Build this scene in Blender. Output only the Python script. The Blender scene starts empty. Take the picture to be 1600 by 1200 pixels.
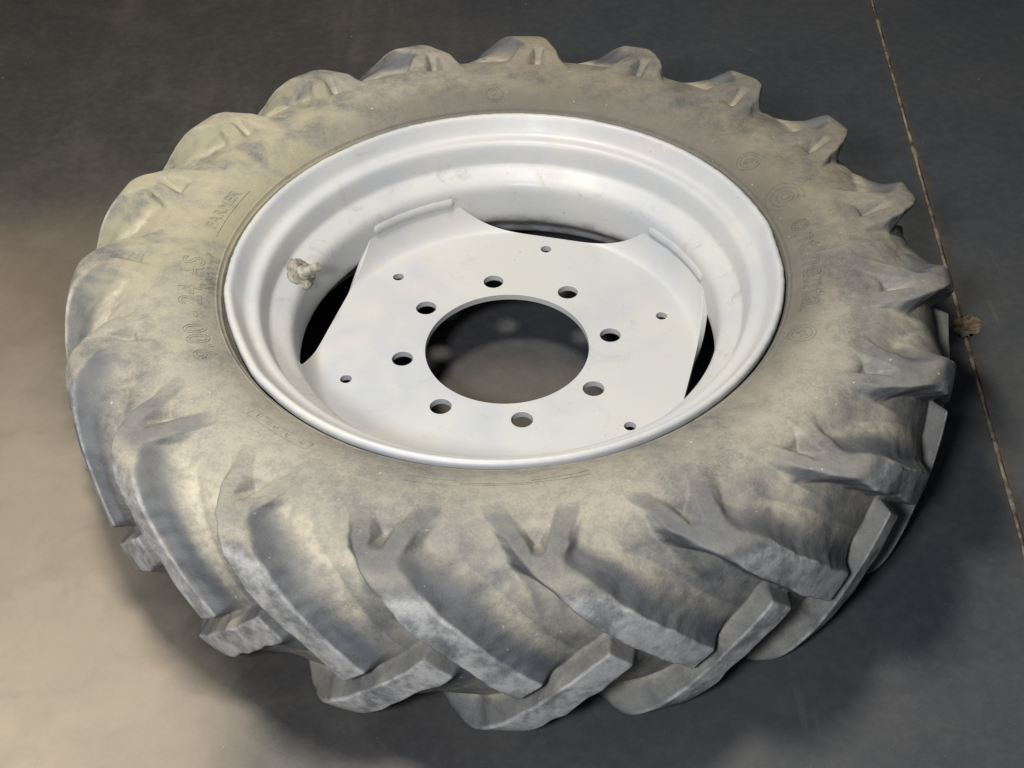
import bpy, bmesh, math, random
import numpy as np
from mathutils import Matrix, Vector, noise as mnoise
random.seed(7); rng = np.random.default_rng(11)
R = math.radians
scene = bpy.context.scene
col = scene.collection

# ------------------------------------------------------------------ camera
cam_d = bpy.data.cameras.new('camera'); cam = bpy.data.objects.new('camera', cam_d); col.objects.link(cam)
pit, yaw, rol = 0.7537, 0.0035, -0.0376
fw = Vector((math.sin(yaw)*math.cos(pit), math.cos(yaw)*math.cos(pit), -math.sin(pit)))
rt = Vector((math.cos(yaw), -math.sin(yaw), 0)); up = rt.cross(fw)
rt, up = math.cos(rol)*rt + math.sin(rol)*up, -math.sin(rol)*rt + math.cos(rol)*up
M = Matrix((rt, up, -fw)).transposed().to_4x4(); M.translation = (0, -1.2992, 1.1539 + 0.082)
cam.matrix_world = M
cam_d.sensor_width = 36; cam_d.lens = 2137.05/1600*36; cam_d.clip_end = 100; cam_d.clip_start = 0.02
scene.camera = cam

# ------------------------------------------------------------------ light
w = bpy.data.worlds.new('World'); scene.world = w; w.use_nodes = True
bg = w.node_tree.nodes['Background']; bg.inputs[0].default_value = (0.72, 0.84, 1.0, 1); bg.inputs[1].default_value = 0.06

def aim(o, target):
    d = Vector(target) - o.location
    o.rotation_euler = d.to_track_quat('-Z', 'Y').to_euler()
def spot(name, loc, target, power, color, angle, blend, size):
    l = bpy.data.lights.new(name, 'SPOT'); l.energy = power; l.color = color
    l.spot_size = R(angle); l.spot_blend = blend; l.shadow_soft_size = size
    o = bpy.data.objects.new(name, l); col.objects.link(o); o.location = loc; aim(o, target); return o
def area(name, loc, target, power, color, sx, sy):
    l = bpy.data.lights.new(name, 'AREA'); l.shape = 'RECTANGLE'; l.size = sx; l.size_y = sy; l.energy = power; l.color = color
    o = bpy.data.objects.new(name, l); col.objects.link(o); o.location = loc; aim(o, target); return o
area('ceiling_panel', (-0.42, 0.05, 2.0), (-0.20, -0.15, 0.0), 45, (1.0, 0.93, 0.81), 0.36, 0.36)
area('flash', (-0.60, -1.75, 1.75), (-0.10, -0.15, 0.1), 50, (0.95, 0.97, 1.0), 0.36, 0.30)

scene.view_settings.view_transform = 'Standard'; scene.view_settings.look = 'None'
scene.view_settings.exposure = 0.0; scene.view_settings.gamma = 1.0; scene.view_settings.use_curve_mapping = False
scene.render.engine = 'CYCLES'; scene.render.resolution_x = 1024; scene.render.resolution_y = 768

# ------------------------------------------------------------------ node helper
class NT:
    def __init__(s, name):
        s.m = bpy.data.materials.new(name); s.m.use_nodes = True; s.t = s.m.node_tree
        s.b = s.t.nodes['Principled BSDF']; s.tc = s.t.nodes.new('ShaderNodeTexCoord')
    def L(s, a, b): s.t.links.new(a, b)
    def put(s, sock, v):
        if isinstance(v, bpy.types.NodeSocket): s.L(v, sock)
        elif isinstance(v, (tuple, list)) and len(v) == 3 and sock.type == 'RGBA': sock.default_value = (*v, 1)
        else: sock.default_value = v
    def noise(s, scale, detail=4, rough=.55, dist=0, vec=None, stretch=None, off=(0, 0, 0)):
        n = s.t.nodes.new('ShaderNodeTexNoise'); n.inputs['Scale'].default_value = scale
        n.inputs['Detail'].default_value = detail; n.inputs['Roughness'].default_value = rough; n.inputs['Distortion'].default_value = dist
        v = vec or s.tc.outputs['Object']
        mp = s.t.nodes.new('ShaderNodeMapping'); s.L(v, mp.inputs[0]); mp.inputs['Location'].default_value = off
        if stretch: mp.inputs['Scale'].default_value = stretch[0:3]; mp.inputs['Rotation'].default_value[2] = stretch[3] if len(stretch) > 3 else 0
        s.L(mp.outputs[0], n.inputs['Vector']); return n.outputs[0]
    def ramp(s, v, a, b, c=0., d=1.):
        n = s.t.nodes.new('ShaderNodeMapRange'); n.interpolation_type = 'SMOOTHSTEP'
        s.put(n.inputs[0], v); n.inputs[1].default_value = a; n.inputs[2].default_value = b; n.inputs[3].default_value = c; n.inputs[4].default_value = d
        return n.outputs[0]
    def math(s, op, a, b=0., c=0.):
        n = s.t.nodes.new('ShaderNodeMath'); n.operation = op; s.put(n.inputs[0], a); s.put(n.inputs[1], b); s.put(n.inputs[2], c); return n.outputs[0]
    def mix(s, f, a, b):
        n = s.t.nodes.new('ShaderNodeMix'); n.data_type = 'RGBA'; s.put(n.inputs[0], f); s.put(n.inputs[6], a); s.put(n.inputs[7], b); return n.outputs[2]
    def attr(s, name):
        n = s.t.nodes.new('ShaderNodeAttribute'); n.attribute_name = name; return n.outputs['Fac']
    def sep(s):
        n = s.t.nodes.new('ShaderNodeSeparateXYZ'); s.L(s.tc.outputs['Object'], n.inputs[0]); return n.outputs
    def blob(s, cx, cy, rx, ry, rot=0., warp=0.35, wscale=6.):
        """soft-edged stain: 1 inside an ellipse with ragged edge, 0 outside"""
        mp = s.t.nodes.new('ShaderNodeMapping'); mp.vector_type = 'TEXTURE'; s.L(s.tc.outputs['Object'], mp.inputs[0])
        mp.inputs['Location'].default_value = (cx, cy, 0); mp.inputs['Rotation'].default_value = (0, 0, rot); mp.inputs['Scale'].default_value = (rx, ry, 1)
        ln = s.t.nodes.new('ShaderNodeVectorMath'); ln.operation = 'LENGTH'; s.L(mp.outputs[0], ln.inputs[0])
        return s.math('ADD', ln.outputs['Value'], s.math('MULTIPLY', s.math('SUBTRACT', s.noise(wscale, 6, .62), .5), warp*2))
    def bump(s, h, strength, dist=.002):
        n = s.t.nodes.new('ShaderNodeBump'); n.inputs['Strength'].default_value = strength; n.inputs['Distance'].default_value = dist
        s.L(h, n.inputs['Height']); s.L(n.outputs[0], s.b.inputs['Normal'])
    def fin(s, color, rough=.6, spec=.5, metal=0.):
        s.put(s.b.inputs['Base Color'], color); s.put(s.b.inputs['Roughness'], rough)
        s.b.inputs['Specular IOR Level'].default_value = spec; s.b.inputs['Metallic'].default_value = metal
        return s.m

# ------------------------------------------------------------------ materials
def mat_floor():
    n = NT('dusty_concrete')
    f1 = n.noise(2.2, 6, .6, .4); f2 = n.noise(9, 8, .68, .8, off=(3, 1, 0)); f3 = n.noise(60, 6, .65); f4 = n.noise(420, 2, .5); f5 = n.noise(950, 2, .6)
    streak = n.noise(7, 6, .65, .6, stretch=(1.0, .22, 1, R(35)))
    c = n.mix(n.ramp(f1, .32, .7), (.038, .043, .052), (.056, .058, .061))
    xs = n.sep()[0]; lf = n.ramp(xs, .30, -.45, .04, 1.)
    c = n.mix(n.math('MULTIPLY', lf, .55), c, (.046, .036, .025))
    c = n.mix(n.math('MULTIPLY', lf, n.ramp(f2, .48, .78, 0, .40)), c, (.090, .080, .065))
    c = n.mix(n.math('MULTIPLY', lf, n.ramp(streak, .50, .75, 0, .35)), c, (.12, .10, .076))
    # pale dust on the left, cut off where the tyre's shadow is painted in
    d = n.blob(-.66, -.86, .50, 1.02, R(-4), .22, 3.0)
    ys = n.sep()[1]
    shadow_edge = n.math('ADD', n.math('ADD', xs, n.math('MULTIPLY', ys, .517)), n.math('ADD', .549, n.math('MULTIPLY', n.math('SUBTRACT', n.noise(5, 5, .6, off=(2, 9, 0)), .5), .22)))
    dust_and_shade = n.math('MULTIPLY', n.math('MULTIPLY', n.ramp(d, 1.65, .05, 0, 1.), n.ramp(f2, .15, .6, .72, 1.)), n.ramp(shadow_edge, .07, -.09))
    c = n.mix(dust_and_shade, c, n.mix(n.ramp(f1, .3, .7), (.33, .28, .21), (.44, .37, .28)))
    d2 = n.blob(-.78, .24, .30, .17, R(20), .55, 9.)
    c = n.mix(n.ramp(d2, 1.9, .1, 0, .55), c, (.21, .165, .122))
    d3 = n.blob(0.0, -.03, .14, .10, 0, .5, 10.)
    c = n.mix(n.ramp(d3, 1.2, .5, 0, .4), c, (.13, .108, .082))
    # brown dirt trodden along the joint
    mp = n.t.nodes.new('ShaderNodeMapping'); mp.vector_type = 'TEXTURE'; n.L(n.tc.outputs['Object'], mp.inputs[0])
    mp.inputs['Location'].default_value = (.589, -.288, 0); mp.inputs['Rotation'].default_value = (0, 0, math.atan2(1.307, .114))
    sx = n.t.nodes.new('ShaderNodeSeparateXYZ'); n.L(mp.outputs[0], sx.inputs[0])
    jd_ = n.math('ADD', n.math('ABSOLUTE', sx.outputs[1]), n.math('MULTIPLY', n.math('SUBTRACT', f3, .5), .028))
    c = n.mix(n.ramp(jd_, .016, .001, 0, .7), c, n.mix(f3, (.020, .016, .012), (.12, .095, .07)))
    # grain, pits and scratches
    c = n.mix(n.ramp(f3, .40, .68, 0, .15), c, n.mix(.5, c, (.19, .175, .15)))
    c = n.mix(n.ramp(n.noise(24, 7, .7, .6, off=(5, 5, 0)), .52, .75, 0, .18), c, n.mix(.6, c, (.03, .03, .03)))
    c = n.mix(n.ramp(f5, .38, .62, .32, 0.), c, n.mix(.45, c, (.012, .012, .012)))
    c = n.mix(n.ramp(f4, .66, .74, 0, .22), c, (.24, .22, .19))
    for k, (a, sc) in enumerate(((24, 60), (-52, 75))):
        sl = n.noise(sc, 3, .6, .25, stretch=(1., .035, 1, R(a)), off=(k*3.1, k, 0))
        c = n.mix(n.math('MULTIPLY', n.ramp(sl, .68, .73, 0, .16), n.ramp(f2, .42, .6)), c, n.mix(.5, c, (.24, .22, .19)))
    n.bump(n.math('ADD', n.math('ADD', n.math('MULTIPLY', f3, .5), n.math('MULTIPLY', f4, .3)), n.math('MULTIPLY', f5, .3)), .16, .0015)
    rg = n.math('ADD', n.ramp(f2, .3, .7, .40, .60), n.math('MULTIPLY', dust_and_shade, .25))
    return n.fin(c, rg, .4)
def mat_rubber():
    n = NT('weathered_rubber')
    lug = n.attr('lug'); xyz = n.sep()
    big = n.noise(5.5, 5, .6, .5); mid = n.noise(17, 6, .62, .4, off=(2, 5, 1)); fine = n.noise(75, 6, .68); grit = n.noise(330, 3, .6)
    soft = n.noise(26, 3, .5, .2, off=(9, 2, 4))
    c = n.mix(n.ramp(mid, .3, .7), (.052, .057, .069), (.105, .111, .122))
    dustc = n.mix(n.ramp(big, .35, .68), (.225, .212, .180), (.295, .272, .220))
    br = n.blob(.30, .32, .50, .34, R(-35), .35, 4.)
    dustc = n.mix(n.ramp(br, 1.3, .5, 0, .8), dustc, (.20, .170, .120))
    geo = n.t.nodes.new('ShaderNodeNewGeometry'); gz = n.t.nodes.new('ShaderNodeSeparateXYZ'); n.L(geo.outputs['Normal'], gz.inputs[0])
    settle = n.ramp(gz.outputs[2], .05, .9, .30, .92)
    pat = n.math('ADD', n.math('MULTIPLY', big, .65), n.math('MULTIPLY', mid, .35))
    amt = n.math('MULTIPLY', settle, n.ramp(pat, .33, .58, .44, 1.02))
    amt = n.math('ADD', amt, n.math('MULTIPLY', n.ramp(n.math('ADD', n.math('MULTIPLY', fine, .6), n.math('MULTIPLY', grit, .4)), .38, .64, -.5, .5), .42))
    amt = n.math('MULTIPLY', amt, n.ramp(n.math('MULTIPLY', n.attr('flank'), n.ramp(pat, .30, .5, .55, 1.)), 0., 1., 1., .12))
    rr = n.math('SQRT', n.math('ADD', n.math('MULTIPLY', xyz[0], xyz[0]), n.math('MULTIPLY', xyz[1], xyz[1])))
    cln = n.math('MULTIPLY', n.ramp(n.blob(.24, -.42, .52, .34, R(20), .3, 4.), 1.25, .55), n.ramp(rr, .415, .475))
    amt = n.math('MULTIPLY', amt, n.ramp(cln, 0., 1., 1., .55))
    c = n.mix(n.math('MINIMUM', n.math('MAXIMUM', amt, 0.), 1.), c, dustc)
    # yellow clay dust on the far left quarter of the tyre
    yl = n.blob(-.40, .20, .32, .36, R(30), .45, 5.)
    c = n.mix(n.math('MULTIPLY', n.ramp(yl, 1.15, .5, 0, .6), n.ramp(mid, .34, .6)), c, (.33, .30, .19))
    # clay packed in the bottom of the grooves, against the steep side of each lug
    gv = n.math('MULTIPLY', n.math('MULTIPLY', n.attr('groove'), n.ramp(pat, .38, .55)), n.ramp(cln, 0., 1., .9, .55))
    c = n.mix(gv, c, n.mix(n.ramp(fine, .35, .65), (.27, .25, .20), (.43, .395, .31)))
    # scuffed pale grey faces of the lugs
    scn = n.math('ADD', n.math('MULTIPLY', fine, .35), n.math('MULTIPLY', soft, .65))
    sc = n.math('MULTIPLY', n.ramp(lug, .86, .99), n.ramp(scn, .36, .60, .18, .85))
    side = n.ramp(n.math('ABSOLUTE', n.math('SUBTRACT', xyz[2], .12)), .100, .113, 1., .0)
    c = n.mix(n.math('MULTIPLY', sc, side), c, n.mix(n.ramp(fine, .35, .65), (.36, .36, .36), (.47, .465, .455)))
    # polished dark band next to the rim
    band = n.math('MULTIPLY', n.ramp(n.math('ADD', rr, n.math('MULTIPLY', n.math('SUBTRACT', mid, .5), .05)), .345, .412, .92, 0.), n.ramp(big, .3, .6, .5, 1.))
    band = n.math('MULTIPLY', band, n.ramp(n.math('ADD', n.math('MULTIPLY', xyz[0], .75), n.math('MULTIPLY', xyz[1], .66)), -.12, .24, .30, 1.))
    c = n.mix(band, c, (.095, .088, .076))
    c = n.mix(n.ramp(n.noise(160, 2, .5, off=(7, 0, 0)), .735, .77, 0, .55), c, (.5, .48, .44))
    n.bump(n.math('ADD', n.math('MULTIPLY', fine, .8), n.math('MULTIPLY', grit, .45)), .45, .0022)
    return n.fin(c, n.ramp(mid, .3, .7, .58, .8), .35)
def mat_paint():
    n = NT('grey_white_paint')
    big = n.noise(7, 4, .55, .3); mid = n.noise(30, 5, .6); sp = n.noise(55, 3, .6, off=(4, 4, 4)); tiny = n.noise(190, 2, .5, off=(1, 8, 3))
    c = n.mix(n.ramp(big, .35, .65), (.375, .39, .415), (.43, .432, .425))
    c = n.mix(n.ramp(mid, .5, .72, 0, .40), c, (.43, .42, .40))
    c = n.mix(n.ramp(n.noise(4.3, 5, .6, .5, off=(6, 1, 2)), .52, .70, 0, .32), c, (.54, .46, .39))
    c = n.mix(n.ramp(n.noise(16, 6, .7, 1.2, off=(1, 6, 2)), .58, .72, 0, .35), c, (.33, .30, .27))
    c = n.mix(n.math('MULTIPLY', n.ramp(sp, .66, .74, 0, .5), n.ramp(big, .4, .6)), c, (.50, .37, .28))
    c = n.mix(n.ramp(tiny, .735, .76, 0, .75), c, (.28, .24, .20))
    pz = n.sep(); pr = n.math('SQRT', n.math('ADD', n.math('MULTIPLY', pz[0], pz[0]), n.math('MULTIPLY', pz[1], pz[1])))
    rust = n.math('MULTIPLY', n.math('MULTIPLY', n.ramp(pz[2], .104, .092), n.ramp(pr, .258, .262)), n.ramp(mid, .46, .62, 0, .45))
    chips = n.math('MULTIPLY', n.math('MULTIPLY', n.ramp(pz[2], .2105, .2140), n.ramp(pr, .3255, .3275)), n.ramp(n.noise(48, 4, .7, off=(3, 3, 8)), .68, .72, 0, .6))
    c = n.mix(n.math('MAXIMUM', rust, chips), c, n.mix(n.ramp(tiny, .4, .6), (.075, .048, .034), (.20, .13, .085)))
    grime = n.math('MULTIPLY', n.ramp(n.math('ABSOLUTE', n.math('SUBTRACT', pz[2], .148)), .030, .008), n.ramp(n.noise(38, 6, .72, .8, off=(2, 7, 5)), .54, .68, 0, .45))
    c = n.mix(grime, c, (.24, .225, .205))
    n.bump(n.math('ADD', mid, n.math('MULTIPLY', n.noise(300, 2, .5), .25)), .12, .001)
    return n.fin(c, n.ramp(mid, .3, .7, .40, .52), .5)
def mat_simple(name, a, b, scale, rough, spec=.4, bumpd=.0015, bs=.5, metal=0.):
    n = NT(name); f = n.noise(scale, 6, .65, .4)
    n.bump(n.noise(scale*3, 5, .65), bs, bumpd)
    return n.fin(n.mix(n.ramp(f, .35, .65), a, b), rough, spec, metal)
MF = mat_floor(); MR = mat_rubber(); MP = mat_paint()
MC = mat_simple('dried_clay', (.15, .14, .122), (.30, .28, .24), 90, .9, .2)
MS = mat_simple('joint_filler', (.055, .046, .037), (.25, .215, .175), 34, .85, .3)
MV = mat_simple('dull_brass', (.28, .27, .23), (.42, .41, .37), 160, .45, .5, .0005, .3, .25)
MB_ = mat_simple('brown_dirt', (.075, .058, .042), (.20, .16, .11), 120, .95, .1)
MG = mat_simple('grit', (.25, .23, .20), (.55, .53, .48), 30, .8)

# ------------------------------------------------------------------ object helpers
def link(name, me, mat, parent=None, **props):
    o = bpy.data.objects.new(name, me); col.objects.link(o); me.materials.clear(); me.materials.append(mat)
    if parent: o.parent = parent
    for k, v in props.items(): o[k] = v
    return o
def np_mesh(name, V, F, smooth=True):
    me = bpy.data.meshes.new(name); F = np.asarray(F); k = F.shape[1]
    me.vertices.add(len(V)); me.vertices.foreach_set('co', np.asarray(V, np.float32).ravel())
    me.loops.add(F.size); me.loops.foreach_set('vertex_index', F.astype(np.int32).ravel())
    me.polygons.add(len(F)); me.polygons.foreach_set('loop_start', np.arange(0, F.size, k, dtype=np.int32))
    if smooth: me.polygons.foreach_set('use_smooth', np.ones(len(F), bool))
    me.update(calc_edges=True); me.validate(); return me
def bm_mesh(name, bm, angle=None):
    bmesh.ops.recalc_face_normals(bm, faces=bm.faces); me = bpy.data.meshes.new(name); bm.to_mesh(me); bm.free()
    if angle is not None:
        for p in me.polygons: p.use_smooth = True
        me.set_sharp_from_angle(angle=R(angle))
    return me
def wob(p, f, seed=0.): return mnoise.noise(Vector(p)*f + Vector((seed, seed*1.7, -seed)))
def sines(P, f, n=10, seed=0):
    g = np.random.default_rng(seed); out = np.zeros(P.shape[:-1])
    for _ in range(n):
        d = g.normal(size=3); d *= f*(.5 + g.random())/np.linalg.norm(d)
        out += np.sin(P@d + g.random()*6.283)
    return out/math.sqrt(n)*1.2
def sm(x, a=0., b=1.):
    t = np.clip((x - a)/(b - a), 0, 1); return t*t*(3 - 2*t)

# ------------------------------------------------------------------ floor with its joint
J0 = Vector((.589, -.288, 0)); J1 = Vector((.703, 1.019, 0)); jd = (J1 - J0).normalized(); jn = Vector((jd.y, -jd.x, 0))
bm = bmesh.new(); prof = [(-9, 0), (-.0042, 0), (-.0030, -.0012), (-.0026, -.006), (.0026, -.006), (.0030, -.0012), (.0042, 0), (9, 0)]
rows = [[bm.verts.new(J0 + jn*a + jd*t + Vector((0, 0, z))) for a, z in prof] for t in (-9, 9)]
for i in range(len(prof)-1): bm.faces.new((rows[0][i], rows[0][i+1], rows[1][i+1], rows[1][i]))
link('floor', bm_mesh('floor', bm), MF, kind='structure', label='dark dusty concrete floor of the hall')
# crumbly pale sealant standing a little proud in the joint
V = []; F = []; N = 900; prev = None
for i in range(N):
    t = -1.2 + i/(N-1)*3.6; c = J0 + jd*t
    k = .5 + .5*wob((t, 0, 0), 9, 1.); wdt = .0016 + .0034*max(0, wob((t, 1, 0), 19, 3.) + .40) ; off = .0010*wob((t, 2, 0), 14, 5.)
    hgt = -.0018 + .0026*max(0, wob((t, 3, 0), 30, 8.) + .25*k)
    for a, z in ((-wdt, -.005), (-wdt*.8, hgt), (0, hgt + .0007), (wdt*.8, hgt - .0003), (wdt, -.005)):
        V.append(c + jn*(a + off) + Vector((0, 0, z)))
for i in range(N-1):
    for j in range(4): F.append((i*5+j, i*5+j+1, i*5+6+j, i*5+5+j))
link('joint_filler', np_mesh('joint_filler', np.array([tuple(v) for v in V]), F), MS, kind='structure', label='crumbling pale sealant strip in the floor joint')

def lump(name, loc, r, flat, seed, rough=.5, sub=4):
    bm = bmesh.new(); bmesh.ops.create_icosphere(bm, subdivisions=sub, radius=1)
    for v in bm.verts:
        k = 1 + rough*wob(v.co, 1.6, seed) + rough*.55*wob(v.co, 4.3, seed+3) + rough*.3*wob(v.co, 9.5, seed+5)
        v.co = Vector((v.co.x*k*r, v.co.y*k*r*.85, max(-.15, v.co.z*k)*r*flat))
    me = bm_mesh(name, bm, 60); me.transform(Matrix.Translation(loc)); return me

# ------------------------------------------------------------------ the wheel
wheel = bpy.data.objects.new('tractor_wheel', None); col.objects.link(wheel)
wheel['label'] = 'dusty lugged tractor tyre on a pale grey painted steel rim, lying flat on concrete'; wheel['category'] = 'wheel'
NL = 19; PITCH = 2*math.pi/NL
Pc = np.array([(.513,.120),(.512,.146),(.506,.172),(.495,.195),(.484,.208),(.474,.2150),(.462,.2230),(.448,.2300),(.432,.2347),(.414,.2365),(.397,.236),(.380,.2335),(.362,.2285),(.349,.222),(.3425,.2175),(.3375,.2115),(.333,.203),(.326,.195),(.318,.186)])
Pl = Pc.copy(); Pl[:10] = [(.534,.120),(.533,.150),(.531,.180),(.527,.205),(.5195,.2245),(.508,.2360),(.484,.2390),(.461,.2394),(.4365,.2372),(.4148,.2367)]
def spline(P, u):
    n = len(P); A = np.eye(n)*4; A[0,0] = 2; A[-1,-1] = 2
    for i in range(n-1): A[i,i+1] = A[i+1,i] = 1
    Q = np.vstack([np.array([[P[1,0]-P[0,0], P[1,1]-P[0,1]]])*3, 3*(P[2:]-P[:-2]), 3*(P[-1:]-P[-2:-1])])
    if True:                                    # vertical tangent on the mid-plane keeps the two halves smooth
        A[0,:] = 0; A[0,0] = 1; Q[0] = (0, P[1,1]-P[0,1])
    D = np.linalg.solve(A, Q)
    i = np.clip(u.astype(int), 0, n-2); t = (u-i)[:,None]
    a, b, da, db = P[i], P[i+1], D[i], D[i+1]
    return a*(2*t**3-3*t**2+1) + b*(-2*t**3+3*t**2) + da*(t**3-2*t**2+t) + db*(t**3-t**2)
step = [15,15,15,13,11,11,14,13,12,10,8,7,6,9,9,7,4,3]
uu = np.concatenate([np.linspace(i, i+1, s, endpoint=False) for i, s in enumerate(step)] + [[len(Pc)-1.]])
C = spline(Pc, uu); Lp = spline(Pl, uu)
S = np.concatenate([[0], np.cumsum(np.linalg.norm(np.diff(Lp, axis=0), axis=1))])
# two thin moulded rings beside the rim
for r0, h in ((.3425, .0011), (.3380, .0012)):
    bmp = h*np.exp(-((C[:,0]-r0)/.0010)**2); bmp[uu < 9] = 0; C[:,1] += bmp; Lp[:,1] += bmp
def both(A, neg):                                # mirror the upper half below the mid-plane
    B = A[1:][::-1].copy()
    if A.ndim == 2: B[:,1] = .24 - B[:,1]
    elif neg: B = -B
    return np.concatenate([B, A])
C = both(C, 0); Lp = both(Lp, 0); S = both(S, 1)
NT_ = NL*100; TH = np.arange(NT_)*2*math.pi/NT_
Th, Sg = np.meshgrid(TH, S, indexing='ij'); Rl = np.broadcast_to(Lp[:,0], Th.shape)
P0 = np.stack([np.cos(Th)*Rl, np.sin(Th)*Rl, np.broadcast_to(Lp[:,1], Th.shape)], -1)
nz1 = sines(P0, 34, 12, 1); nz2 = sines(P0, 110, 14, 2); nz3 = sines(P0, 14, 8, 3); nz4 = sines(P0, 260, 16, 4)
slope = 1/.555
def lugs(Sg, phase, tip):
    s1 = .146; k = .016
    path = np.where(Sg < s1-k, Sg, np.where(Sg > s1+k, s1, Sg - (Sg-(s1-k))**2/(4*k)))
    dp = np.where(Sg < s1-k, 1., np.where(Sg > s1+k, 0., 1-(Sg-(s1-k))/(2*k)))
    d = (Th - (phase - slope*path))/PITCH; idx = np.round(d); d = (d - idx)*PITCH
    rr = np.where(Sg > .14, Rl, .535)
    B = d*rr/np.sqrt(1 + (dp*slope*rr)**2)
    sd = sm(Sg, .100, .150)
    cl = sm(Sg, .140, .170)
    hw = .0172*(1-sd) + (.0180 + .011*cl + .014*sm(Sg, .165, .225))*sd + .0013*nz1 + .0010*nz2 + .0006*nz4
    fl = .006*(1-sd) + (.021 - .010*cl)*sd; fr = .010*(1-cl) + .013*cl; fr2 = .045*(1-cl) + .013*cl
    # steep on one side; on the other a short crease, then a long shallow ramp (saw-tooth section)
    left = np.clip(1 + (B + hw)/fl, 0, 1)**(1.1 + .35*sd*(1-cl))
    right = .34*np.clip(1 - (B - hw)/fr, 0, 1)**1.2 + .66*np.clip(1 - (B - hw)/fr2, 0, 1)**1.35
    f = np.where(B < 0, left, right)
    st = tip
    A = ((d + (-slope*path) - (-slope*st))*.535 - (Sg - st))/math.sqrt(2) + .0018*nz1
    e = np.clip(1 - A/.013, 0, 1)**1.2
    ww = f*np.where(Sg < .06, e, 1.)
    # V-shaped pocket at the shoulder, open towards the rim
    pk = .0050 + np.clip((Sg-.163)/.050, 0, 1.4)*.0165
    pocket = sm((pk + .0015 - np.abs(B+.001))/.0032)*sm(Sg, .157, .1635)
    ww = ww*(1 - (.97 + .45*(1 - sm(Sg, .172, .200)))*pocket)
    return np.where(Sg > -.05, ww, 0.), (idx.astype(int) % NL), B
ph = R(-91.5)
wu, iu, Bu = lugs(Sg, ph, -.019); wl, il, Bl = lugs(-Sg, ph - PITCH/2, -.021)
W = np.where(np.abs(wu) >= np.abs(wl), wu, wl); UPR = wu >= wl; ID = np.where(wu >= wl, iu, il + NL)
# round the worn crest edges a little by a small blur of the weight
for _ in range(1):
    W = (np.roll(W, 1, 0) + np.roll(W, -1, 0) + 2*W)/4
    Wp = np.pad(W, ((0,0),(1,1)), 'edge'); W = (Wp[:,:-2] + Wp[:,2:] + 2*W)/4
msk = sm(np.abs(Sg), .085, .120)*(1 - sm(np.abs(Sg), .158, .166))
Wb = W.copy()
for _ in range(2):
    Wb = (np.roll(Wb, 1, 0) + np.roll(Wb, -1, 0) + 2*Wb)/4
    Wp = np.pad(Wb, ((0,0),(1,1)), 'edge'); Wb = (Wp[:,:-2] + Wp[:,2:] + 2*Wb)/4
W = W + (Wb - W)*msk
cx = C[None,:,:]; lx = Lp[None,:,:]
PR = cx + W[...,None]*(lx - cx)
wear = (W*(.0009*nz1 + .0005*nz2) + .0008*nz3)*np.clip((.0+np.broadcast_to(np.minimum(1, np.linalg.norm(Lp-C, axis=1)/.02), W.shape)), .15, 1)
PR[...,0] += wear
PR[...,1] = np.maximum(PR[...,1], .0006)
X = np.stack([np.cos(Th)*PR[...,0] + .004*sm(PR[...,0], .37, .48), np.sin(Th)*PR[...,0], PR[...,1]], -1)
dT = np.roll(X, -1, 0) - np.roll(X, 1, 0); dS = np.gradient(X, axis=1)
Nn = np.cross(dT, dS); Nn /= np.linalg.norm(Nn, axis=-1, keepdims=True) + 1e-12
nr = X.shape[1]; gi = np.arange(NT_*nr).reshape(NT_, nr)
i2 = np.roll(gi, -1, 0)
Q = np.stack([gi[:,:-1], i2[:,:-1], i2[:,1:], gi[:,1:]], -1)
Wf = (W[:,:-1] + W[:,1:] + np.roll(W,-1,0)[:,:-1] + np.roll(W,-1,0)[:,1:])/4
wu_any = np.where(np.abs(C[:,0]) > .405, 1, 0)[:-1][None,:]
isl = (Wf > .15)*(wu_any > 0)
ow = np.where(isl, ID[:,:-1], -1)
side_d = np.clip(-np.minimum(np.where(Sg > -.01, Bu, 0), np.where(Sg < -.01, Bl, 0)) - .018, 0, .1)
near = 1 - sm(side_d, .004, .060)
Bs = np.where(UPR, Bu, Bl); Bs = np.where(np.abs(Sg) > .05, np.where(Sg > 0, Bu, Bl), Bs)
flk = sm(Bs, .014, .020)*(1 - sm(Bs + .006*nz1, .022, .056))*(1 - sm(np.abs(Sg), .135, .185))
col_ = sm(W, .35, .8)*sm(np.abs(Sg), .118, .140)*(1 - sm(np.abs(Sg), .205, .235))
flk = np.maximum(flk, np.clip(.24 + .22*nz3 + .12*nz1 - .20*sm(np.sin(Th), .1, .8), .0, .6)*col_)
gro = (.25 + .75*near)*sm(.30 - W, 0, .3)*sm(np.broadcast_to(np.linalg.norm(Lp-C, axis=1), W.shape), .012, .03)
Xf = X.reshape(-1,3); Nf = Nn.reshape(-1,3); Wv = (W*sm(np.broadcast_to(np.linalg.norm(Lp-C, axis=1), W.shape), .004, .012)).ravel(); Gv = gro.ravel(); Kv = flk.ravel(); Qf = Q.reshape(-1,4); of = ow.ravel()
def piece(name, sel, parent, **kw):
    q = Qf[sel]; vs, inv = np.unique(q, return_inverse=True)
    me = np_mesh(name, Xf[vs], inv.reshape(-1,4))
    a = me.attributes.new('lug', 'FLOAT', 'POINT'); a.data.foreach_set('value', Wv[vs].astype(np.float32))
    a = me.attributes.new('groove', 'FLOAT', 'POINT'); a.data.foreach_set('value', Gv[vs].astype(np.float32))
    a = me.attributes.new('flank', 'FLOAT', 'POINT'); a.data.foreach_set('value', Kv[vs].astype(np.float32))
    me.normals_split_custom_set_from_vertices(Nf[vs].tolist())
    return link(name, me, MR, parent, **kw)
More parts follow.
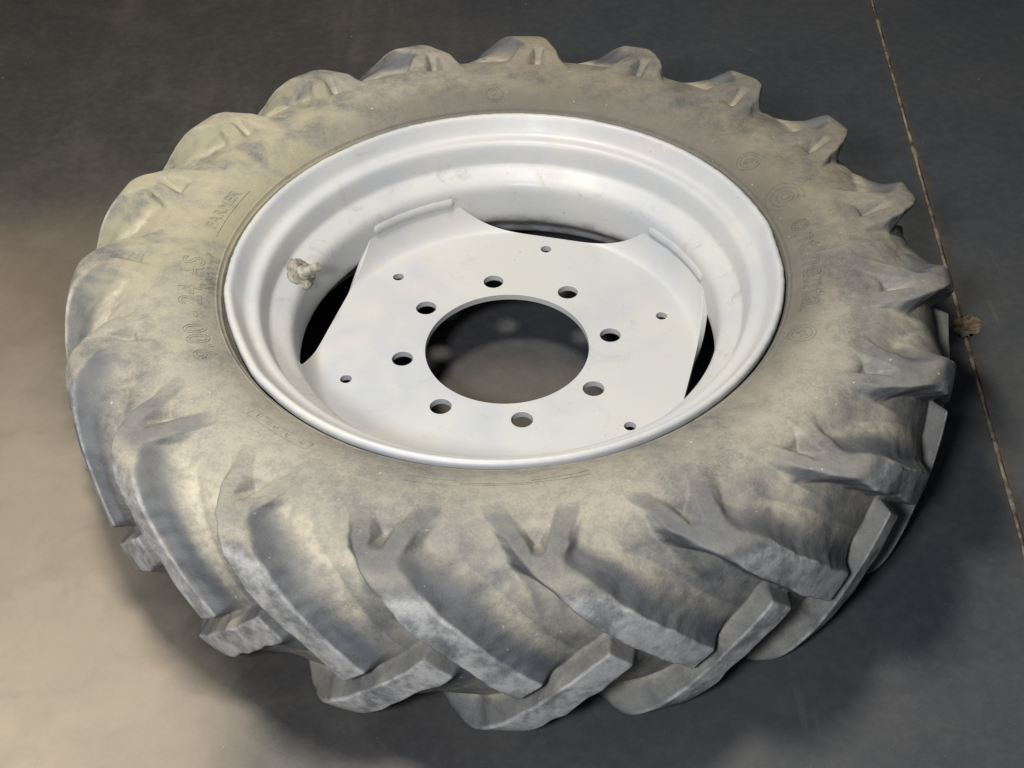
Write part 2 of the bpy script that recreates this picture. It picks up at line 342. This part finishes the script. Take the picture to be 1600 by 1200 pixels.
# keep one connected patch per lug; stray cells go back to the casing
nR = nr - 1
for k in range(2*NL):
    cells = set(np.nonzero(of == k)[0].tolist()); best = []
    while cells:
        st = [cells.pop()]; comp = [st[0]]
        while st:
            c_ = st.pop(); i_, j_ = divmod(c_, nR)
            for i3, j3 in ((i_+1, j_), (i_-1, j_), (i_, j_+1), (i_, j_-1)):
                if 0 <= j3 < nR:
                    d_ = (i3 % NT_)*nR + j3
                    if d_ in cells: cells.discard(d_); st.append(d_); comp.append(d_)
        if len(comp) > len(best):
            of[best] = -1; best = comp
        else: of[comp] = -1
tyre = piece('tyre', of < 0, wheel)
for k in range(2*NL): piece('lug', of == k, tyre)

# moulded marks on the upper sidewall
up_r = C[nr//2:,0][::-1]; up_z = C[nr//2:,1][::-1]
def zside(r): return np.interp(r, up_r, up_z)
def wrap_side(me, az, r0, h, twist=0.):
    n = len(me.vertices); co = np.empty(n*3, np.float32); me.vertices.foreach_get('co', co); co = co.reshape(-1,3)
    r = r0 + co[:,1]; th = R(az) - co[:,0]/r0
    V = np.stack([np.cos(th)*r, np.sin(th)*r, zside(r) + co[:,2] + h], -1); me.vertices.foreach_set('co', V.astype(np.float32).ravel()); me.update()
def text_mesh(body, size, outline=True, wr=.0007, shear=0., bold=0.):
    cu = bpy.data.curves.new('marking', 'FONT'); cu.body = body; cu.size = size; cu.align_x = 'CENTER'; cu.align_y = 'CENTER'; cu.shear = shear
    cu.resolution_u = 4; cu.space_character = 1.06
    if outline: cu.fill_mode = 'NONE'; cu.bevel_depth = wr; cu.bevel_resolution = 1
    else: cu.extrude = .0006; cu.offset = bold
    o = bpy.data.objects.new('tmp', cu); col.objects.link(o); dg = bpy.context.evaluated_depsgraph_get()
    me = bpy.data.meshes.new_from_object(o.evaluated_get(dg)); bpy.data.objects.remove(o)
    return me
def side_text(body, az, r0, size, label, outline=True, wr=.0005, shear=0., sx=1., bold=0.):
    me = text_mesh(body, size, outline, wr, shear, bold); me.transform(Matrix.Diagonal((sx, 1, 1, 1)))
    wrap_side(me, az, r0, .00032); me.polygons.foreach_set('use_smooth', [True]*len(me.polygons))
    return link('raised_lettering', me, MR, tyre, label=label)
def poly_tube(lines, rad):
    bm = bmesh.new(); K = 6
    for pts, closed in lines:
        pts = [Vector((p[0], p[1], 0)) for p in pts]; n = len(pts); rings = []
        for i, p in enumerate(pts):
            a = pts[(i-1) % n] if closed or i else pts[i]; b = pts[(i+1) % n] if closed or i < n-1 else pts[i]
            t = (b-a).normalized(); nn = Vector((-t.y, t.x, 0))
            rings.append([bm.verts.new(p + nn*math.cos(q)*rad + Vector((0,0,1))*math.sin(q)*rad) for q in [2*math.pi*j/K for j in range(K)]])
        for i in range(n if closed else n-1):
            A, B = rings[i], rings[(i+1) % n]
            for j in range(K): bm.faces.new((A[j], A[(j+1)%K], B[(j+1)%K], B[j]))
    return bm_mesh('marking', bm, 80)
def circ(cx, cy, rx, ry=None, a0=0, a1=360, n=40):
    ry = ry or rx; full = a1-a0 >= 360
    return ([(cx+rx*math.cos(R(a0+(a1-a0)*i/(n if full else n-1))), cy+ry*math.sin(R(a0+(a1-a0)*i/(n if full else n-1)))) for i in range(n)], full)
def side_mark(name, lines, az, r0, label, rad=.00045):
    me = poly_tube(lines, rad); wrap_side(me, az, r0, .0002); return link(name, me, MR, tyre, label=label)
side_text('9.00 - 24 AS', -168.0, .3700, .036, 'raised size lettering 9.00 - 24 AS', sx=1.0)
side_text('Record', -178.5, .3515, .022, 'small slanted raised script lettering beside the rim', shear=.35, wr=.00045)
side_text('FARMER', 162.0, .3680, .018, 'raised model word above a thin line', wr=.00045, sx=1.15)
side_mark('raised_line', [([(-.050+.100*i/30, 0) for i in range(31)], False)], 162.0, .3575, 'thin raised line under the lettering', .0007)
side_text('ontinental', -6.5, .3665, .041, 'large outlined raised maker name on the sidewall', wr=.00055)
side_mark('raised_emblem', [circ(0, 0, .0235, a0=50, a1=330), circ(0, 0, .0165, a0=45, a1=335), circ(.001, 0, .0100), circ(.001, 0, .0050)], 15.0, .3660, 'raised initial letter of concentric rings', .0005)
def horse(s):
    pts = [(-.30,-.75),(-.22,-.35),(-.42,-.05),(-.30,.25),(-.02,.30),(.12,.62),(.34,.72),(.52,.48),(.34,.42),(.30,.15),(.58,.20),(.66,.02),(.34,-.05),(.10,-.22),(.22,-.50),(.12,-.75),(-.02,-.45),(-.14,-.40),(-.16,-.75)]
    return ([(x*s, y*s) for x, y in pts], True)
for az in (28.6, -26.5):
    side_mark('raised_emblem', [circ(0, 0, .0150), circ(0, 0, .0110, a0=20, a1=320), horse(.0095)], az, .3660, 'round raised emblem with a rearing animal', .00045)
side_mark('raised_stamp', [circ(0, 0, .0118)] + [circ(0, 0, .0092, a0=200, a1=340, n=20), ([(-.0016,-.002),(0,.0028),(.0016,-.002)], False)] + [([(x, -.0062-.0006*(i % 2)), (x, -.0085)], False) for i, x in enumerate((-.004,-.002,0,.002,.004))] + [([(-.004,.0065),(0,.0075),(.004,.0065)], False)], 90.5, .3630, 'round raised mould stamp', .00055)
side_mark('raised_panel', [([(-.043,-.0062),(-.043,.0062),(-.03,.0062),(0,.0062),(.03,.0062),(.043,.0062),(.043,-.0062),(.03,-.0062),(0,-.0062),(-.03,-.0062)], True)], -130.2, .3740, 'thin raised frame round worn small lettering', .0006)
bits = []
for x0 in (-.033, -.012, .006, .016, .032):
    bits.append(([(x0-.002, -.003), (x0-.001, .003), (x0+.0015, .0005), (x0+.002, -.003)], False))
side_mark('raised_lettering', bits, -130.2, .3740, 'small worn raised characters inside a thin frame', .0006)
for a0, a1, ra, rb in ((-106.5, -98.5, .371, .380), (-98, -87, .374, .3765), (-87, -78, .3665, .374)):
    for ri, sgn in ((ra, 0), (rb, 1)):
        L_ = R(a1-a0)*.372
        side_mark('raised_line', [([(-L_/2 + L_*i/24, (.004*(i/24) if (a0 == -87 and sgn == 0) else 0)) for i in range(25)], False)], (a0+a1)/2, ri, 'thin raised moulding line near the rim', .0006)

# ------------------------------------------------------------------ rim
rp = [(.3302,.2085),(.3304,.2128),(.3297,.2146),(.3284,.2147),(.3268,.2132),(.3238,.2080),(.3200,.2015),(.3165,.1965),(.3125,.1932),(.3080,.1912),(.3030,.1900),(.3000,.1880),(.2982,.1840),(.2962,.1770),(.2942,.1690),(.2922,.1625),(.2890,.1585),(.2840,.1550),(.2780,.1510),(.2720,.1470),(.2680,.1430),(.2658,.1370),(.2648,.1280),(.2640,.1100),(.2642,.0930),(.2665,.0870),(.2740,.0790),(.2830,.0700),(.2890,.0620),(.2930,.0520),(.2990,.0460),(.3090,.0420),(.3180,.0330),(.3260,.0270),(.3300,.0290)]
def refine(p, k=3):
    out = []
    for i in range(len(p)-1):
        a = p[max(i-1,0)]; b = p[i]; c = p[i+1]; d = p[min(i+2,len(p)-1)]
        for j in range(k):
            t = j/k
            out.append(tuple(.5*((2*b[m]) + (-a[m]+c[m])*t + (2*a[m]-5*b[m]+4*c[m]-d[m])*t*t + (-a[m]+3*b[m]-3*c[m]+d[m])*t**3) for m in (0,1)))
    return out + [p[-1]]
rp = np.array(refine(rp)); NS = 420
th = np.arange(NS)*2*math.pi/NS
def dent(az, wd, amp): return amp*np.exp(-((np.angle(np.exp(1j*(th-R(az)))))/R(wd))**2)
dn = dent(-160, 9, -.0024) + dent(-175, 2.5, .0012) + dent(-147, 3, .0010) + dent(10, 3.0, .0012) + dent(2, 6, -.0014) + dent(60, 10, -.0006) + dent(128, 6, -.0008)
k = sm(rp[:,1], .19, .214)
VV = np.zeros((NS, len(rp), 3))
chip = np.array([.0004*wob((math.cos(t)*40, math.sin(t)*40, 0), 1.0) + .0003*wob((math.cos(t)*110, math.sin(t)*110, 3), 1.) for t in th])
rr_ = rp[None,:,0] + (dn + chip)[:,None]*k[None,:]
VV[...,0] = np.cos(th)[:,None]*rr_; VV[...,1] = np.sin(th)[:,None]*rr_; VV[...,2] = rp[None,:,1] + (chip*.8)[:,None]*k[None,:]
g = np.arange(NS*len(rp)).reshape(NS, -1); g2 = np.roll(g, -1, 0)
rim = link('rim', np_mesh('rim', VV.reshape(-1,3), np.stack([g[:,:-1], g[:,1:], g2[:,1:], g2[:,:-1]], -1).reshape(-1,4)), MP, wheel)
sol = rim.modifiers.new('thickness', 'SOLIDIFY'); sol.thickness = .0035; sol.offset = -1

# ------------------------------------------------------------------ wheel disc
ZD = .082; TK = .009; EAR = 28.; ROUT = .2632; RB = .222; ND = 360
def zdisc(r): return ZD + 58.0*np.clip(r - .2360, 0, None)**2
def rout(a):
    d = abs((a - EAR + 45) % 90 - 45)
    if d < 14: return ROUT
    t = (45 - d)/31.
    return .2345 + (ROUT - .2345)*(1-max(0, t))**1.0*(0.25+.75*(1-max(0,t))) if t > 0 else .2345
def rout2(a):
    d = abs((a - EAR + 45) % 90 - 45)
    x = np.clip((45 - d)/31., 0, 1)                       # 0 in the middle of a cut-out, 1 at the ear
    return .2345 + (ROUT - .2345)*x**1.9
bm = bmesh.new()
ang = [2*math.pi*i/ND for i in range(ND)]
ring = [bm.verts.new((RB*math.cos(a), RB*math.sin(a), ZD)) for a in ang]
edges = [bm.edges.new((ring[i], ring[(i+1) % ND])) for i in range(ND)]
def hole(cx, cy, r, n):
    vs = [bm.verts.new((cx + r*math.cos(2*math.pi*i/n), cy + r*math.sin(2*math.pi*i/n), ZD)) for i in range(n)]
    return [bm.edges.new((vs[i], vs[(i+1) % n])) for i in range(n)]
edges += hole(0, 0, .1040, 128)
for i in range(8):
    a = .1095 + i*math.pi/4; edges += hole(.1333*math.cos(a), .1333*math.sin(a), .0132, 32)
for i in range(6):
    a = .2346 + i*math.pi/3; edges += hole(.2075*math.cos(a), .2075*math.sin(a), .0072, 24)
bmesh.ops.triangle_fill(bm, use_beauty=True, use_dissolve=False, edges=edges)
# drop any triangle that fell inside a hole
def inside(c):
    if math.hypot(c.x, c.y) < .1040*.995: return True
    for i in range(8):
        a = .1095 + i*math.pi/4
        if math.hypot(c.x-.1333*math.cos(a), c.y-.1333*math.sin(a)) < .0130: return True
    for i in range(6):
        a = .2346 + i*math.pi/3
        if math.hypot(c.x-.2075*math.cos(a), c.y-.2075*math.sin(a)) < .0071: return True
    return False
bad = [f for f in bm.faces if inside(f.calc_center_median())]
bmesh.ops.delete(bm, geom=bad, context='FACES')
prev = ring; KR = 20
for j in range(1, KR+1):
    cur = []
    for i, a in enumerate(ang):
        ro = rout2(math.degrees(a)); r = RB + (ro-RB)*j/KR; cur.append(bm.verts.new((r*math.cos(a), r*math.sin(a), float(zdisc(r)))))
    for i in range(ND): bm.faces.new((prev[i], prev[(i+1)%ND], cur[(i+1)%ND], cur[i]))
    prev = cur
bmesh.ops.recalc_face_normals(bm, faces=bm.faces)
if sum(f.normal.z*f.calc_area() for f in bm.faces) < 0: bmesh.ops.reverse_faces(bm, faces=bm.faces)
me = bpy.data.meshes.new('wheel_disc'); bm.to_mesh(me); bm.free()
for p in me.polygons: p.use_smooth = True
disc = link('wheel_disc', me, MP, wheel)
sol = disc.modifiers.new('thickness', 'SOLIDIFY'); sol.thickness = TK; sol.offset = -1; sol.use_even_offset = True
bv = disc.modifiers.new('edges', 'BEVEL'); bv.width = .0011; bv.segments = 2; bv.limit_method = 'ANGLE'; bv.angle_limit = R(50); bv.harden_normals = True
# weld beads along the four ears
for q in range(4):
    bm = bmesh.new(); n = 90; K = 8; rings = []
    for i in range(n):
        a = R(EAR + 90*q - 13.6 + 27.2*i/(n-1)); e = min(1, min(i, n-1-i)/4 + .35)
        z0 = float(zdisc(ROUT)) + .0020 + .0010*wob((i*.09, q, 0), 1., 2.); cr = Vector((math.cos(a)*(ROUT-.0010), math.sin(a)*(ROUT-.0010), z0)); er = Vector((math.cos(a), math.sin(a), 0))
        rr = (.0046 + .0005*wob((i*.11, q*3, 1), 1.))*e
        rings.append([bm.verts.new(cr + er*(-math.cos(2*math.pi*j/K)*rr*.75 - math.sin(2*math.pi*j/K)*rr*-.25) + Vector((0,0,1))*math.sin(2*math.pi*j/K)*rr*1.75) for j in range(K)])
    for i in range(n-1):
        for j in range(K): bm.faces.new((rings[i][j], rings[i][(j+1)%K], rings[i+1][(j+1)%K], rings[i+1][j]))
    bm.faces.new(rings[0]); bm.faces.new(rings[-1])
    link('weld_bead', bm_mesh('weld_bead', bm, 70), MP, disc)

# ------------------------------------------------------------------ valve
av = R(163.0); vr, vz = .2715, .1492
er = Vector((math.cos(av), math.sin(av), 0)); nrm = (-er*.72 + Vector((0,0,.69))).normalized(); tg = Vector((0,0,1)).cross(er).normalized(); bt = nrm.cross(tg)
frame = Matrix((tg, bt, nrm)).transposed().to_4x4(); frame.translation = er*vr + Vector((0,0,vz))
me = lump('valve_patch', (0,0,0), .0225, .22, 4.2, .34); me.transform(frame); link('valve_patch', me, MC, wheel, label='crusted torn clay-coloured patch round the valve')
for s_, (a, b) in enumerate(((.011, -.006), (-.010, .010), (.004, .012), (-.006, -.012))):
    me = lump('crust', (a, b, .0015), .0090, .38, 7.+s_, .45, 3); me.transform(frame); link('crust', me, MC, bpy.data.objects['valve_patch'])
sd = (-er*.84 + Vector((0,0,.55))).normalized(); q_ = sd.to_track_quat('Z', 'Y').to_matrix().to_4x4(); q_.translation = frame.translation + nrm*.001
def lathe(name, prof, n=24, angle=35):
    bm = bmesh.new(); rg = [[bm.verts.new((r*math.cos(2*math.pi*j/n), r*math.sin(2*math.pi*j/n), z)) for j in range(n)] for r, z in prof]
    for i in range(len(rg)-1):
        for j in range(n): bm.faces.new((rg[i][j], rg[i][(j+1)%n], rg[i+1][(j+1)%n], rg[i+1][j]))
    bm.faces.new(rg[-1]); bm.faces.new(rg[0]); return bm_mesh(name, bm, angle)
me = lathe('valve_stem', [(.0095,0),(.0095,.004),(.0078,.0055),(.0062,.0065),(.0056,.019),(.0050,.0195)]); me.transform(q_)
vs = link('valve_stem', me, MV, wheel)
me = lathe('valve_cap', [(.0052,.0195),(.0062,.0198),(.0062,.0295),(.0052,.0310)], 20); me.transform(q_); link('valve_cap', me, MC, vs)

# ------------------------------------------------------------------ loose dirt
me = lump('dirt_clump', (0,0,0), .019, .045, 2.3, .8); me.transform(Matrix.Translation(J0 + jd*.384 + Vector((.002, 0, .0005)))); 
link('dirt_clump', me, MB_, label='small brown crumb of dirt sitting on the floor joint', category='dirt')
bm = bmesh.new()
for i in range(90):
    x, y = random.uniform(-1.1, 1.0), random.uniform(-.75, 1.2)
    if .10 < math.hypot(x, y) < .56: continue
    r = random.choice((.0004, .0005, .0006, .0008, .0011)); b0 = bmesh.ops.create_icosphere(bm, subdivisions=1, radius=r)
    for v in b0['verts']: v.co = v.co*random.uniform(.7, 1.2) + Vector((x, y, r*.5))
link('grit', bm_mesh('grit', bm), MG, kind='stuff', label='pale grit specks scattered over the concrete floor', category='grit')
